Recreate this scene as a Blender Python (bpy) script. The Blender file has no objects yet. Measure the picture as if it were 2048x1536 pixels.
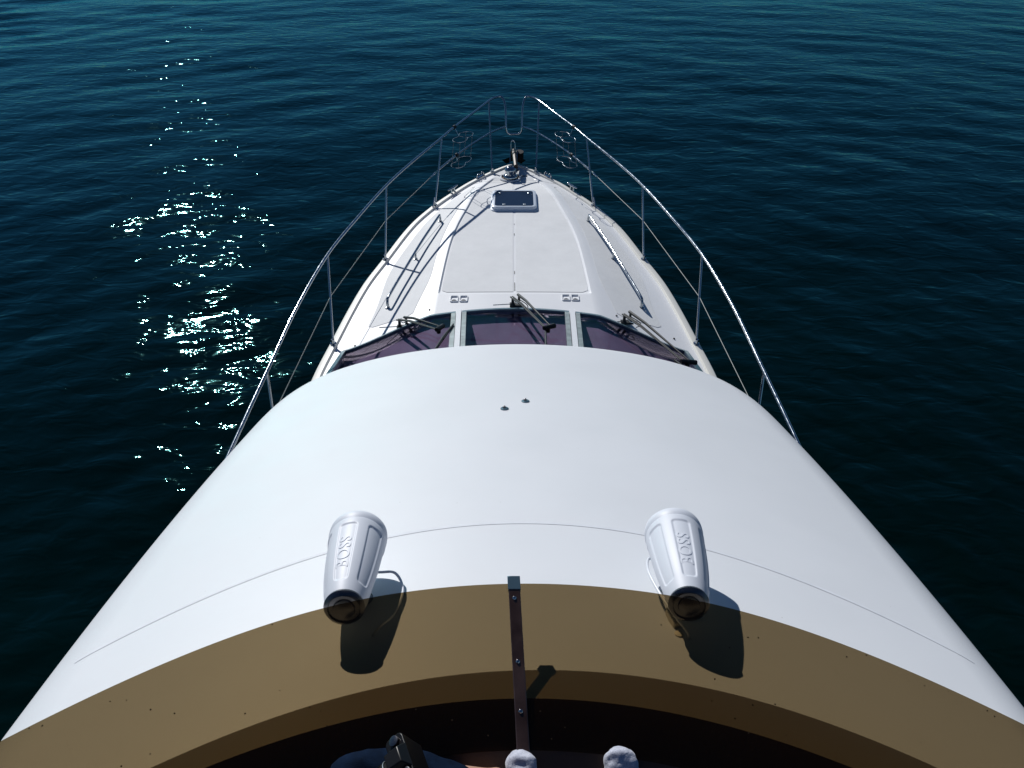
import bpy, math, random
import numpy as np
from mathutils import Vector, Matrix, noise
random.seed(4)
rng = np.random.default_rng(11)
SC = bpy.context.scene
COL = SC.collection
R = math.radians
PI = math.pi

# ------------------------------------------------------------------ camera
cam_d = bpy.data.cameras.new('view_camera')
cam_d.sensor_width = 36.0
cam_d.lens = 1500.0 / 2048.0 * 36.0
cam_d.clip_start = 0.02
cam_d.clip_end = 9000.0
cam = bpy.data.objects.new('view_camera', cam_d)
COL.objects.link(cam)
cam.location = (-0.025, 0.0, 5.5)
cam.rotation_euler = (R(90 - 38), 0, 0)
SC.camera = cam

# ------------------------------------------------------------------ light
SUN_AZ, SUN_EL = 25.5, 32.0          # degrees left of the bow, above the horizon
world = bpy.data.worlds.new('World')
SC.world = world
world.use_nodes = True
wn = world.node_tree.nodes
sky = wn.new('ShaderNodeTexSky')
sky.sky_type = 'NISHITA'
sky.sun_disc = False
sky.sun_elevation = R(SUN_EL)
sky.sun_rotation = R(-SUN_AZ)
sky.ozone_density = 9.0
sky.dust_density = 0.0
sky.air_density = 1.0
wn['Background'].inputs['Strength'].default_value = 0.043
world.node_tree.links.new(sky.outputs[0], wn['Background'].inputs['Color'])

sun_d = bpy.data.lights.new('sun', 'SUN')
sun_d.energy = 4.2
sun_d.angle = R(0.53)
sun_d.color = (1.0, 0.975, 0.94)
sun = bpy.data.objects.new('sun', sun_d)
COL.objects.link(sun)
sd = Vector((-math.sin(R(SUN_AZ)) * math.cos(R(SUN_EL)), math.cos(R(SUN_AZ)) * math.cos(R(SUN_EL)), math.sin(R(SUN_EL))))
sun.rotation_euler = sd.to_track_quat('Z', 'Y').to_euler()
sun.location = (-20, 30, 30)
SC.view_settings.view_transform = 'Standard'
SC.view_settings.look = 'None'
SC.view_settings.exposure = 0.0
SC.view_settings.gamma = 1.0
SC.view_settings.use_curve_mapping = False
SC.cycles.sample_clamp_direct = 90.0
SC.cycles.sample_clamp_indirect = 3.0
SC.cycles.caustics_reflective = False
SC.cycles.caustics_refractive = False
SC.cycles.max_bounces = 10
SC.cycles.transparent_max_bounces = 16

# ------------------------------------------------------------------ materials
def nodes_of(name):
    m = bpy.data.materials.new(name); m.use_nodes = True
    nt = m.node_tree
    return m, nt, nt.nodes['Principled BSDF']
def setp(b, **k):
    nm = dict(color='Base Color', rough='Roughness', metal='Metallic', spec='Specular IOR Level', coat='Coat Weight',
              coat_rough='Coat Roughness', ior='IOR', sheen='Sheen Weight', sheen_rough='Sheen Roughness')
    for a, v in k.items():
        if a in ('color',) and len(v) == 3: v = (*v, 1)
        b.inputs[nm[a]].default_value = v
def coords(nt):
    tc = nt.nodes.new('ShaderNodeTexCoord')
    return tc.outputs['Object']
def noise_tex(nt, scale, detail=3, rough=.5, vec=None, dist=0.0):
    n = nt.nodes.new('ShaderNodeTexNoise')
    n.inputs['Scale'].default_value = scale; n.inputs['Detail'].default_value = detail
    n.inputs['Roughness'].default_value = rough; n.inputs['Distortion'].default_value = dist
    nt.links.new(vec if vec is not None else coords(nt), n.inputs['Vector'])
    return n
def ramp(nt, src, stops):
    r = nt.nodes.new('ShaderNodeValToRGB')
    e = r.color_ramp.elements
    while len(e) < len(stops): e.new(.5)
    for i, (p_, c) in enumerate(stops):
        e[i].position = p_; e[i].color = (*c, 1) if len(c) == 3 else c
    nt.links.new(src, r.inputs['Fac'])
    return r
def bump(nt, b, h, strength, dist, prev=None):
    n = nt.nodes.new('ShaderNodeBump')
    n.inputs['Strength'].default_value = strength; n.inputs['Distance'].default_value = dist
    nt.links.new(h, n.inputs['Height'])
    if prev is not None: nt.links.new(prev.outputs[0], n.inputs['Normal'])
    nt.links.new(n.outputs[0], b.inputs['Normal'])
    return n

def plain(name, color, rough=.5, metal=0.0, var=.06, scale=18, bmp=0.0, bscale=200, **k):
    m, nt, b = nodes_of(name)
    setp(b, rough=rough, metal=metal, **k)
    n = noise_tex(nt, scale, 4)
    lo = tuple(c * (1 - var) for c in color); hi = tuple(min(1, c * (1 + var)) for c in color)
    r = ramp(nt, n.outputs['Fac'], [(.3, lo), (.7, hi)])
    nt.links.new(r.outputs[0], b.inputs['Base Color'])
    if bmp:
        n2 = noise_tex(nt, bscale, 2)
        bump(nt, b, n2.outputs['Fac'], bmp, .002)
    return m

def gelcoat(name, color, rough=.38):
    m, nt, b = nodes_of(name)
    setp(b, rough=rough)
    n = noise_tex(nt, 1.6, 5, .6)
    lo = tuple(c * .965 for c in color)
    r = ramp(nt, n.outputs['Fac'], [(.35, lo), (.65, color)])
    # sparse grime specks
    v = nt.nodes.new('ShaderNodeTexVoronoi'); v.inputs['Scale'].default_value = 9.0
    nt.links.new(coords(nt), v.inputs['Vector'])
    r2 = ramp(nt, v.outputs['Distance'], [(.008, (.55, .52, .48)), (.02, (1, 1, 1))])
    mx = nt.nodes.new('ShaderNodeMix'); mx.data_type = 'RGBA'; mx.blend_type = 'MULTIPLY'; mx.inputs[0].default_value = 1
    nt.links.new(r.outputs[0], mx.inputs[6]); nt.links.new(r2.outputs[0], mx.inputs[7])
    nt.links.new(mx.outputs[2], b.inputs['Base Color'])
    n3 = noise_tex(nt, 5.0, 3)
    rr = ramp(nt, n3.outputs['Fac'], [(.3, (rough - .02,) * 3), (.7, (rough + .03,) * 3)])
    nt.links.new(rr.outputs[0], b.inputs['Roughness'])
    return m

M = {}
M['gel'] = gelcoat('white_gelcoat', (.635, .665, .705), .5)
M['gel_deck'] = gelcoat('deck_gelcoat', (.79, .815, .845), .45)
M['cream'] = gelcoat('cream_gelcoat', (.77, .77, .72), .5)
M['hull'] = gelcoat('hull_gelcoat', (.72, .73, .74), .25)

def nonskid():
    m, nt, b = nodes_of('nonskid_gelcoat')
    setp(b, rough=.75)
    n = noise_tex(nt, 4.0, 6, .65)
    r = ramp(nt, n.outputs['Fac'], [(.3, (.68, .705, .725)), (.7, (.75, .775, .795))])
    nt.links.new(r.outputs[0], b.inputs['Base Color'])
    v = nt.nodes.new('ShaderNodeTexVoronoi'); v.inputs['Scale'].default_value = 130
    nt.links.new(coords(nt), v.inputs['Vector'])
    bump(nt, b, v.outputs['Distance'], .5, .002)
    return m
M['nonskid'] = nonskid()
def steel(name, col, rough):
    m, nt, b = nodes_of(name)
    setp(b, color=col, rough=rough, metal=1.0)
    n = noise_tex(nt, 25, 4)
    rr = ramp(nt, n.outputs['Fac'], [(.3, (rough * .7,) * 3), (.75, (rough * 1.5,) * 3)])
    nt.links.new(rr.outputs[0], b.inputs['Roughness'])
    return m
M['steel'] = steel('polished_steel', (.40, .44, .47), .10)
M['wire'] = steel('steel_wire', (.42, .46, .5), .25)
M['dull_wire'] = plain('dull_wire_rope', (.20, .22, .22), .6, .3)
M['alu_grey'] = plain('grey_window_frame', (.24, .29, .30), .5, .3, var=.25, scale=12)
M['alu'] = steel('brushed_aluminium', (.50, .56, .60), .38)
M['alu_teal'] = plain('anodised_frame', (.13, .22, .27), .3, .6)
M['chrome_dark'] = steel('dark_chrome', (.14, .14, .15), .28)
M['black'] = plain('black_plastic', (.005, .005, .006), .35, spec=.25)
M['wiper'] = plain('black_wiper_metal', (.016, .022, .027), .6, .0, spec=.3)
M['rubber'] = plain('black_rubber', (.006, .006, .007), .6, spec=.2)
M['rust'] = plain('rusty_well', (.10, .055, .035), .7, var=.5, scale=60)
M['chain'] = plain('dark_chain_steel', (.035, .028, .024), .5, .4, var=.6, scale=90)
M['navy_glass'] = plain('dark_blue_acrylic', (.012, .022, .045), .12)
M['coaming_shade'] = plain('dark_brown_coaming_shade', (.045, .026, .018), .55, bmp=.3, bscale=150)  # white coaming behind the screen, its deep shade put into a dark brown
M['pad'] = plain('black_pad', (.006, .006, .007), .7, spec=.1)
M['denim'] = plain('navy_denim', (.0035, .010, .026), .9, spec=.05, var=.3, scale=40, bmp=.6, bscale=500)
M['shirt'] = plain('grey_cotton', (.12, .13, .15), .9, bmp=.4, bscale=400)
def sock_mat():
    m, nt, b = nodes_of('white_marl_knit')
    setp(b, rough=.95, sheen=.3)
    n = noise_tex(nt, 700, 2)
    n2 = noise_tex(nt, 45, 4)
    r = ramp(nt, n.outputs['Fac'], [(.35, (.34, .37, .46)), (.62, (.66, .69, .78))])
    r2 = ramp(nt, n2.outputs['Fac'], [(.3, (.75, .75, .78)), (.65, (1, 1, 1))])
    mx = nt.nodes.new('ShaderNodeMix'); mx.data_type = 'RGBA'; mx.blend_type = 'MULTIPLY'; mx.inputs[0].default_value = 1
    nt.links.new(r.outputs[0], mx.inputs[6]); nt.links.new(r2.outputs[0], mx.inputs[7])
    nt.links.new(mx.outputs[2], b.inputs['Base Color'])
    q = bump(nt, b, n.outputs['Fac'], .5, .001)
    bump(nt, b, n2.outputs['Fac'], .5, .008, q)
    return m
M['sock'] = sock_mat()
M['skin'] = plain('skin', (.42, .25, .18), .5, var=.08, scale=30)
M['hair'] = plain('dark_hair', (.02, .015, .012), .6, var=.4, scale=200, bmp=.8, bscale=300)
M['white_plastic'] = gelcoat('white_speaker_plastic', (.62, .66, .73), .5)
M['white_cable'] = plain('white_cable_sheath', (.62, .66, .72), .4)
M['beige'] = plain('beige_plastic', (.55, .5, .4), .5)
M['dash'] = plain('grey_dashboard', (.40, .38, .41), .8, var=.1, scale=6)
M['cabin_dark'] = plain('dark_blue_upholstery', (.05, .055, .10), .9)
M['seam'] = plain('grey_sealant', (.30, .31, .31), .7, var=.2)

def sheet_glass(name, tint, gloss_rough=.02, refl=1.0, specks=False, ior=1.49):
    m = bpy.data.materials.new(name); m.use_nodes = True
    nt = m.node_tree; nt.nodes.clear()
    out = nt.nodes.new('ShaderNodeOutputMaterial')
    tr = nt.nodes.new('ShaderNodeBsdfTransparent'); tr.inputs[0].default_value = (*tint, 1)
    gl = nt.nodes.new('ShaderNodeBsdfGlossy'); gl.inputs['Roughness'].default_value = gloss_rough
    gl.inputs[0].default_value = (refl, refl, refl, 1)
    fr = nt.nodes.new('ShaderNodeFresnel'); fr.inputs[0].default_value = ior
    mx = nt.nodes.new('ShaderNodeMixShader')
    ge = nt.nodes.new('ShaderNodeNewGeometry')
    inv = nt.nodes.new('ShaderNodeMath'); inv.operation = 'SUBTRACT'; inv.inputs[0].default_value = 1
    nt.links.new(ge.outputs['Backfacing'], inv.inputs[1])
    mu0 = nt.nodes.new('ShaderNodeMath'); mu0.operation = 'MULTIPLY'
    nt.links.new(fr.outputs[0], mu0.inputs[0]); nt.links.new(inv.outputs[0], mu0.inputs[1])
    nt.links.new(mu0.outputs[0], mx.inputs[0]); nt.links.new(tr.outputs[0], mx.inputs[1]); nt.links.new(gl.outputs[0], mx.inputs[2])
    last = mx.outputs[0]
    if specks:
        df = nt.nodes.new('ShaderNodeBsdfDiffuse'); df.inputs[0].default_value = (.03, .022, .015, 1)
        v = nt.nodes.new('ShaderNodeTexVoronoi'); v.inputs['Scale'].default_value = 24; v.inputs['Randomness'].default_value = 1
        nt.links.new(coords(nt), v.inputs['Vector'])
        a = ramp(nt, v.outputs['Distance'], [(.04, (1, 1, 1)), (.055, (0, 0, 0))])
        n = noise_tex(nt, 3.2, 2)
        bb = ramp(nt, n.outputs['Fac'], [(.45, (0, 0, 0)), (.50, (1, 1, 1))])
        mu = nt.nodes.new('ShaderNodeMath'); mu.operation = 'MULTIPLY'
        nt.links.new(a.outputs[0], mu.inputs[0]); nt.links.new(bb.outputs[0], mu.inputs[1])
        # a light film of salt
        n4 = noise_tex(nt, 900, 2)
        fl = ramp(nt, n4.outputs['Fac'], [(.45, (0, 0, 0)), (.9, (.05, .05, .05))])
        ad = nt.nodes.new('ShaderNodeMath'); ad.operation = 'MAXIMUM'
        df2 = nt.nodes.new('ShaderNodeBsdfDiffuse'); df2.inputs[0].default_value = (.22, .16, .10, 1)
        m1 = nt.nodes.new('ShaderNodeMixShader')
        nt.links.new(fl.outputs[0], m1.inputs[0]); nt.links.new(last, m1.inputs[1]); nt.links.new(df2.outputs[0], m1.inputs[2])
        m2 = nt.nodes.new('ShaderNodeMixShader')
        nt.links.new(mu.outputs[0], m2.inputs[0]); nt.links.new(m1.outputs[0], m2.inputs[1]); nt.links.new(df.outputs[0], m2.inputs[2])
        last = m2.outputs[0]
    nt.links.new(last, out.inputs[0])
    return m
M['brown_acrylic'] = sheet_glass('brown_tinted_acrylic', (.465, .395, .285), specks=True, ior=1.25)
M['cabin_glass'] = sheet_glass('purple_tinted_glass', (.76, .71, .80), .01, .8, ior=1.4)

# ------------------------------------------------------------------ object helpers
def tag(o, label=None, cat=None, group=None, kind=None):
    if label: o['label'] = label
    if cat: o['category'] = cat
    if group: o['group'] = group
    if kind: o['kind'] = kind
    return o
def empty(name, loc, label, cat, group=None):
    o = bpy.data.objects.new(name, None); COL.objects.link(o)
    o.location = loc; o.empty_display_size = .1
    return tag(o, label, cat, group)
class MB:
    """Collects vertices and faces in world metres."""
    def __init__(s): s.v = []; s.f = []
    def add(s, v, f):
        n = len(s.v); s.v += [tuple(map(float, q)) for q in v]; s.f += [tuple(i + n for i in q) for q in f]
        return s
    def box(s, c, d, rot=None):
        v = []
        for z in (-.5, .5):
            for y in (-.5, .5):
                for x in (-.5, .5):
                    q = Vector((x * d[0], y * d[1], z * d[2]))
                    if rot is not None: q = rot @ q
                    v.append(q + Vector(c))
        return s.add(v, [(0, 2, 3, 1), (4, 5, 7, 6), (0, 1, 5, 4), (2, 6, 7, 3), (0, 4, 6, 2), (1, 3, 7, 5)])
    def tube(s, pts, r, n=10, closed=False, cap=True, flat=1.0):
        P = [Vector(q) for q in pts]; m = len(P)
        rr = r if isinstance(r, (list, tuple)) else [r] * m
        T = []
        for i in range(m):
            a = P[(i - 1) % m] if (closed or i > 0) else P[i]
            b = P[(i + 1) % m] if (closed or i < m - 1) else P[i]
            T.append((b - a).normalized())
        up = Vector((0, 0, 1)) if abs(T[0].z) < .9 else Vector((0, 1, 0))
        N = (up - T[0] * up.dot(T[0])).normalized()
        v = []
        for i in range(m):
            if i: N = (N - T[i] * N.dot(T[i])).normalized()
            B = T[i].cross(N)
            for k in range(n):
                a = 2 * PI * k / n
                v.append(P[i] + N * (math.cos(a) * rr[i] * flat) + B * (math.sin(a) * rr[i]))
        f = []
        for i in range(m if closed else m - 1):
            for k in range(n):
                a = i * n + k; b = i * n + (k + 1) % n
                c = ((i + 1) % m) * n + (k + 1) % n; d = ((i + 1) % m) * n + k
                f.append((a, b, c, d))
        if cap and not closed:
            f.append(tuple(reversed(range(n)))); f.append(tuple(range((m - 1) * n, m * n)))
        return s.add(v, f)
    def lathe(s, prof, c, axis=(0, 0, 1), n=24, cap=True):
        A = Vector(axis).normalized()
        up = Vector((0, 0, 1)) if abs(A.z) < .9 else Vector((1, 0, 0))
        X = up.cross(A).normalized(); Y = A.cross(X)
        v = []
        for (r, h) in prof:
            for k in range(n):
                a = 2 * PI * k / n
                v.append(Vector(c) + A * h + X * (r * math.cos(a)) + Y * (r * math.sin(a)))
        f = []
        for i in range(len(prof) - 1):
            for k in range(n):
                f.append((i * n + k, i * n + (k + 1) % n, (i + 1) * n + (k + 1) % n, (i + 1) * n + k))
        if cap:
            f.append(tuple(reversed(range(n)))); f.append(tuple(range((len(prof) - 1) * n, len(prof) * n)))
        return s.add(v, f)
    def grid(s, P, flip=False, skip=None):
        """P: rows x cols x 3 array."""
        P = np.asarray(P); a, b = P.shape[:2]
        f = []
        for i in range(a - 1):
            for j in range(b - 1):
                if skip is not None and skip[i, j]: continue
                q = (i * b + j, i * b + j + 1, (i + 1) * b + j + 1, (i + 1) * b + j)
                f.append(q[::-1] if flip else q)
        return s.add(P.reshape(-1, 3).tolist(), f)
    def prism(s, poly, z0, z1, tf=None):
        n = len(poly)
        v = [(x, y, z0) for x, y in poly] + [(x, y, z1) for x, y in poly]
        if tf is not None: v = [tf(Vector(q)) for q in v]
        f = [tuple(reversed(range(n))), tuple(range(n, 2 * n))] + [(i, (i + 1) % n, n + (i + 1) % n, n + i) for i in range(n)]
        return s.add(v, f)
def build(mb, name, mat, parent=None, smooth=35, bevel=0, label=None):
    me = bpy.data.meshes.new(name)
    me.from_pydata(mb.v, [], mb.f)
    me.materials.append(M[mat] if isinstance(mat, str) else mat)
    me.update()
    o = bpy.data.objects.new(name, me); COL.objects.link(o)
    if smooth:
        me.polygons.foreach_set('use_smooth', [True] * len(me.polygons))
        if smooth < 180: me.set_sharp_from_angle(angle=R(smooth))
    if bevel:
        b = o.modifiers.new('bevel', 'BEVEL'); b.width = bevel; b.segments = 2; b.limit_method = 'ANGLE'; b.angle_limit = R(40)
    if parent is not None: own(o, parent)
    if label: o['label'] = label
    return o
def own(o, parent):
    """Parent o; its mesh was written in world metres, so undo the parent's place."""
    W = Matrix.Identity(4); q = parent
    chain = []
    while q is not None: chain.append(q); q = q.parent
    for q in reversed(chain):
        W = W @ q.matrix_parent_inverse @ q.matrix_basis
    o.parent = parent
    o.matrix_parent_inverse = W.inverted()
def curve_pts(pts, n=8):
    """Catmull-Rom through the points."""
    P = [Vector(q) for q in pts]
    P = [P[0] * 2 - P[1]] + P + [P[-1] * 2 - P[-2]]
    out = []
    for i in range(1, len(P) - 2):
        a, b, c, d = P[i - 1:i + 3]
        for k in range(n):
            t = k / n
            out.append(.5 * ((2 * b) + (c - a) * t + (2 * a - 5 * b + 4 * c - d) * t * t + (3 * b - a - 3 * c + d) * t ** 3))
    out.append(P[-2])
    return out
def cr(xs, ys):
    """Smooth monotone interpolation of a table (xs rising)."""
    xs = np.array(xs, float); ys = np.array(ys, float)
    h = np.diff(xs); dlt = np.diff(ys) / h
    m = np.zeros(len(xs)); m[0] = dlt[0]; m[-1] = dlt[-1]
    for i in range(1, len(xs) - 1):
        m[i] = 0 if dlt[i - 1] * dlt[i] <= 0 else 2 * dlt[i - 1] * dlt[i] / (dlt[i - 1] + dlt[i])
    def g(x):
        x = np.clip(np.asarray(x, float), xs[0], xs[-1])
        i = np.clip(np.searchsorted(xs, x) - 1, 0, len(xs) - 2)
        t = (x - xs[i]) / h[i]
        return ((2 * t**3 - 3 * t**2 + 1) * ys[i] + (t**3 - 2 * t**2 + t) * h[i] * m[i]
                + (-2 * t**3 + 3 * t**2) * ys[i + 1] + (t**3 - t**2) * h[i] * m[i + 1])
    return g
def sstep(a, b, x):
    t = np.clip((np.asarray(x, float) - a) / (b - a), 0, 1)
    return t * t * (3 - 2 * t)

# ------------------------------------------------------------------ water (the sheet reaches the horizon)
def make_water():
    cx, cy = 0.0, 0.0
    dense = np.linspace(-R(78), R(78), 1150)
    rest = np.linspace(R(78), 2 * PI - R(78), 160)[1:-1]
    ang = np.concatenate([dense, rest])                     # measured from +Y, clockwise
    r1 = 1.2 * (60 / 1.2) ** (np.linspace(0, 1, 520))
    r2 = 60 * (6000 / 60) ** (np.linspace(0, 1, 60)[1:])
    rad = np.concatenate([r1, r2])
    A, D = np.meshgrid(ang, rad)
    X = cx + D * np.sin(A); Y = cy + D * np.cos(A)
    Z = np.zeros_like(X)
    # crests bow out ahead of the boat: phases run on a coordinate bent round a point far astern
    OX, OY = 1.0, -6.0
    rho = np.hypot(X - OX, Y - OY); phi = np.arctan2(X - OX, Y - OY) * 17.0
    sp = np.maximum(D * .0077, D * (2.7 / 1150))
    g = np.random.default_rng(5)
    slope2 = 0
    for i in range(110):
        lam = 0.22 * (6.5 / .22) ** g.random()
        th = g.normal(0, .50)
        k = 2 * PI / lam
        s = 0.0114 * (lam / .8) ** -.08 * (.5 + g.random())
        if lam > 2.2: s *= .5
        elif lam < 1.2: s *= 1.22
        amp = s / k
        fade = sstep(2.2, 4.5, lam / sp)
        ph = g.random() * 2 * PI
        # slowly varying groups so that no train runs on unbroken
        grp = .55 + .45 * np.sin(phi * g.normal(0, .22) + rho * g.normal(0, .22) + g.random() * 6.28)
        w = k * (rho * math.cos(th) + phi * math.sin(th)) + ph + .7 * np.sin(phi * .35 + rho * .21 + i)
        patch_ = 1 + (1.1 * np.exp(-((X + 17) ** 2 + (Y - 27.5) ** 2) / 34.0) if lam < 2.2 else 0)
        Z += amp * grp * fade * patch_ * (np.sin(w) + .18 * np.cos(2 * w))
    Z *= np.clip(1.0 - (D - 40) / 200, .0, 1)
    # calmer right against the hull
    n, m = X.shape
    V = np.stack([X, Y, Z], -1).reshape(-1, 3)
    V = np.vstack([V, [[0, 0, 0]]])
    idx = np.arange(n * m).reshape(n, m)
    a = idx[:-1]; b = idx[1:]
    a2 = np.roll(a, -1, 1); b2 = np.roll(b, -1, 1)
    F = np.stack([a, a2, b2, b], -1).reshape(-1, 4)
    me = bpy.data.meshes.new('water')
    tris = np.stack([np.full(m, n * m), np.roll(idx[0], -1), idx[0]], -1)
    nl = F.size + tris.size
    me.vertices.add(len(V)); me.vertices.foreach_set('co', V.ravel())
    me.loops.add(nl); me.loops.foreach_set('vertex_index', np.concatenate([F.ravel(), tris.ravel()]).astype(np.int32))
    npoly = len(F) + len(tris)
    st = np.concatenate([np.arange(len(F)) * 4, F.size + np.arange(len(tris)) * 3]).astype(np.int32)
    me.polygons.add(npoly); me.polygons.foreach_set('loop_start', st)
    me.update(calc_edges=True); me.validate()
    me.polygons.foreach_set('use_smooth', [True] * len(me.polygons))
    m_, nt, b_ = nodes_of('sea_water')
    
    co = coords(nt)
    n0 = noise_tex(nt, .12, 3, .5, co)
    r0 = ramp(nt, n0.outputs['Fac'], [(.35, (.0001, .0030, .0016)), (.7, (.0002, .0050, .0030))])
    df = nt.nodes.new('ShaderNodeBsdfDiffuse'); nt.links.new(r0.outputs[0], df.inputs[0])
    gl = nt.nodes.new('ShaderNodeBsdfGlossy'); gl.inputs['Color'].default_value = (.34, .98, .98, 1); gl.inputs['Roughness'].default_value = .022
    fr = nt.nodes.new('ShaderNodeFresnel'); fr.inputs[0].default_value = 1.333
    mx = nt.nodes.new('ShaderNodeMixShader')
    nt.links.new(fr.outputs[0], mx.inputs[0]); nt.links.new(df.outputs[0], mx.inputs[1]); nt.links.new(gl.outputs[0], mx.inputs[2])
    out_ = [n for n in nt.nodes if n.type == 'OUTPUT_MATERIAL'][0]
    nt.links.new(mx.outputs[0], out_.inputs[0])
    mp = nt.nodes.new('ShaderNodeMapping'); mp.inputs['Scale'].default_value = (1.0, 1.9, 1.0)
    nt.links.new(co, mp.inputs['Vector'])
    na = noise_tex(nt, 2.4, 2, .5, mp.outputs[0], .6)
    nb = noise_tex(nt, 11.0, 3, .55, mp.outputs[0], .4)
    q = nt.nodes.new('ShaderNodeBump'); q.inputs['Strength'].default_value = 1; q.inputs['Distance'].default_value = .020
    nt.links.new(na.outputs['Fac'], q.inputs['Height'])
    q2 = nt.nodes.new('ShaderNodeBump'); q2.inputs['Strength'].default_value = 1; q2.inputs['Distance'].default_value = .0007
    nt.links.new(nb.outputs['Fac'], q2.inputs['Height']); nt.links.new(q.outputs[0], q2.inputs['Normal'])
    for t_ in (df, gl, fr): nt.links.new(q2.outputs[0], t_.inputs['Normal'])
    nt.nodes.remove(b_)
    me.materials.append(m_)
    o = bpy.data.objects.new('water', me); COL.objects.link(o)
    tag(o, kind='structure')
make_water()

# ------------------------------------------------------------------ the yacht: shape functions
YT = [-4.6, -2, 0, 2, 4, 5.0, 5.5, 6.07, 6.45, 6.9, 7.68, 8.17, 8.46, 8.76, 9.08, 9.25, 9.34]
WT = [1.72, 1.80, 1.82, 1.80, 1.74, 1.685, 1.625, 1.55, 1.485, 1.368, 1.155, .935, .765, .570, .300, .130, .015]
Wf = cr(YT, WT)
deck_top = lambda y: 1.65 + .15 * np.maximum(0, (np.asarray(y, float) - 4) / 5.3)
trunk_top = lambda y: 1.95 - .1 * np.maximum(-.5, (np.asarray(y, float) - 5.5)) / 3.5
Cf = cr([4.0, 5.2, 5.94, 6.5, 6.95, 7.4, 7.9, 8.1, 8.45, 8.65, 8.85, 9.0, 9.2], [.72, .70, .688, .672, .65, .60, .51, .475, .395, .335, .262, .18, .02])
BW = .062                                                    # bulwark width
def deck_z(x, y):
    """Height of the fore deck inside the bulwark."""
    x = np.abs(np.asarray(x, float)); y = np.asarray(y, float)
    W = Wf(y) - BW; C = np.minimum(Cf(y) + .03, W * .7)
    low = deck_top(y) - .014
    tt = np.clip((x - C) / np.maximum(.02, (W - .02 - C)), 0, 1)
    g = 1 - (.75 * tt + .25 * sstep(0, 1, tt))
    blend = sstep(9.15, 8.2, y)
    hi = trunk_top(y) - .012 * (x / 1.0) ** 2
    return low + (hi - low) * g * blend
ws_y = lambda x: 5.60 - .22 * x * x + .04 * x ** 4          # foot of the cabin windscreen
XR = .012                                                    # the upper works sit a touch to starboard
def roof_z(x, y):
    return 5.5 - (1.358 + .364 * y) - .12 * (x - XR) ** 2
rear_y = lambda x: .95 - .31 * x * x
crease_y = lambda x: 1.775 - .29 * x * x

yacht = empty('motor_yacht', (0, 0, 0), 'white motor yacht seen from its upper helm, pointed bow over dark green sea', 'yacht')

# hull
def make_hull():
    ys = np.concatenate([np.linspace(-4.6, 8.6, 60), np.linspace(8.7, 9.34, 20)])
    rows = []
    for y in ys:
        W = float(Wf(y)); zt = float(deck_top(y)) - .03
        t = (y + 4.6) / 13.94
        keel = -.55 + .75 * max(0, t - .72) / .28 * 2.0
        wl = W * (1 - .28 * t ** 2)
        row = [(W, y, zt), (W + .02, y, zt - .05), (W + .0, y, zt - .12), (W * .97, y - .03, zt - .45), ((W * .92 + wl) / 2 * .98, y - .12 * t, (zt + .25) / 2), (wl * .9, y - .25 * t, .18), (wl * .6, y - .35 * t, -.1 + keel * .3), (0, y - .4 * t, min(keel, .35))]
        rows.append(row)
    P = np.array(rows)
    mb = MB(); mb.grid(P); Q = P.copy(); Q[..., 0] *= -1; mb.grid(Q, flip=True)
    t = P[0]; n = len(t)
    poly = [tuple(q) for q in t] + [(-q[0], q[1], q[2]) for q in t[::-1]][1:]
    mb.add(poly, [tuple(range(len(poly)))])
    return build(mb, 'hull', 'hull', yacht, 40)
make_hull()

# bulwark / toe rail and deck
def make_deck():
    ys = np.concatenate([np.linspace(-4.58, 3.95, 40), np.linspace(4.0, 8.6, 150), np.linspace(8.62, 9.30, 40)])
    # bulwark cross-section on each side
    for sx in (1, -1):
        P = []
        for y in ys:
            W = float(Wf(y)); zt = float(deck_top(y)); b = min(BW, W * .9)
            zi = float(deck_z(max(W - b, 0), y))
            P.append([(W + .012, y, zt - .09), (W + .012, y, zt - .012), (W, y, zt), (W - b * .8, y, zt + .004), (W - b, y, zt - .01), (W - b - .004, y, zi - .015)])
        P = np.array(P); P[..., 0] *= sx
        build(MB().grid(P, flip=sx > 0), 'bulwark', 'cream', yacht, 50)
    xs_n = 46
    P = []
    for y in ys:
        W = float(Wf(y)); b = min(BW, W * .9); W2 = max(W - b, .002); C = min(float(Cf(y)), W2 * .66)
        fr = [0]
        xs = list(np.linspace(0, C - .001, 12)) + [C + .014] + list(C + .014 + (W2 - C - .014) * np.linspace(0, 1, 22)[1:])
        row = []
        for x in xs:
            z = float(deck_z(x, y))
            if x <= C and 5.93 < y < 8.95: z -= .016 * float(sstep(8.95, 8.8, y))
            row.append((x, y, z))
        row = [(-a, b_, c) for a, b_, c in row[::-1]][:-1] + row
        P.append(row)
    P = np.array(P)
    cyy = (P[:-1, :-1, 1] + P[1:, 1:, 1]) / 2; cxx = (P[:-1, :-1, 0] + P[1:, 1:, 0]) / 2
    skip = (cyy < ws_y(cxx) - .06) & (np.abs(cxx) < 1.47)
    o = build(MB().grid(P, flip=False, skip=skip), 'fore_deck', 'gel_deck', yacht, 30)
    return o
make_deck()

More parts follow.
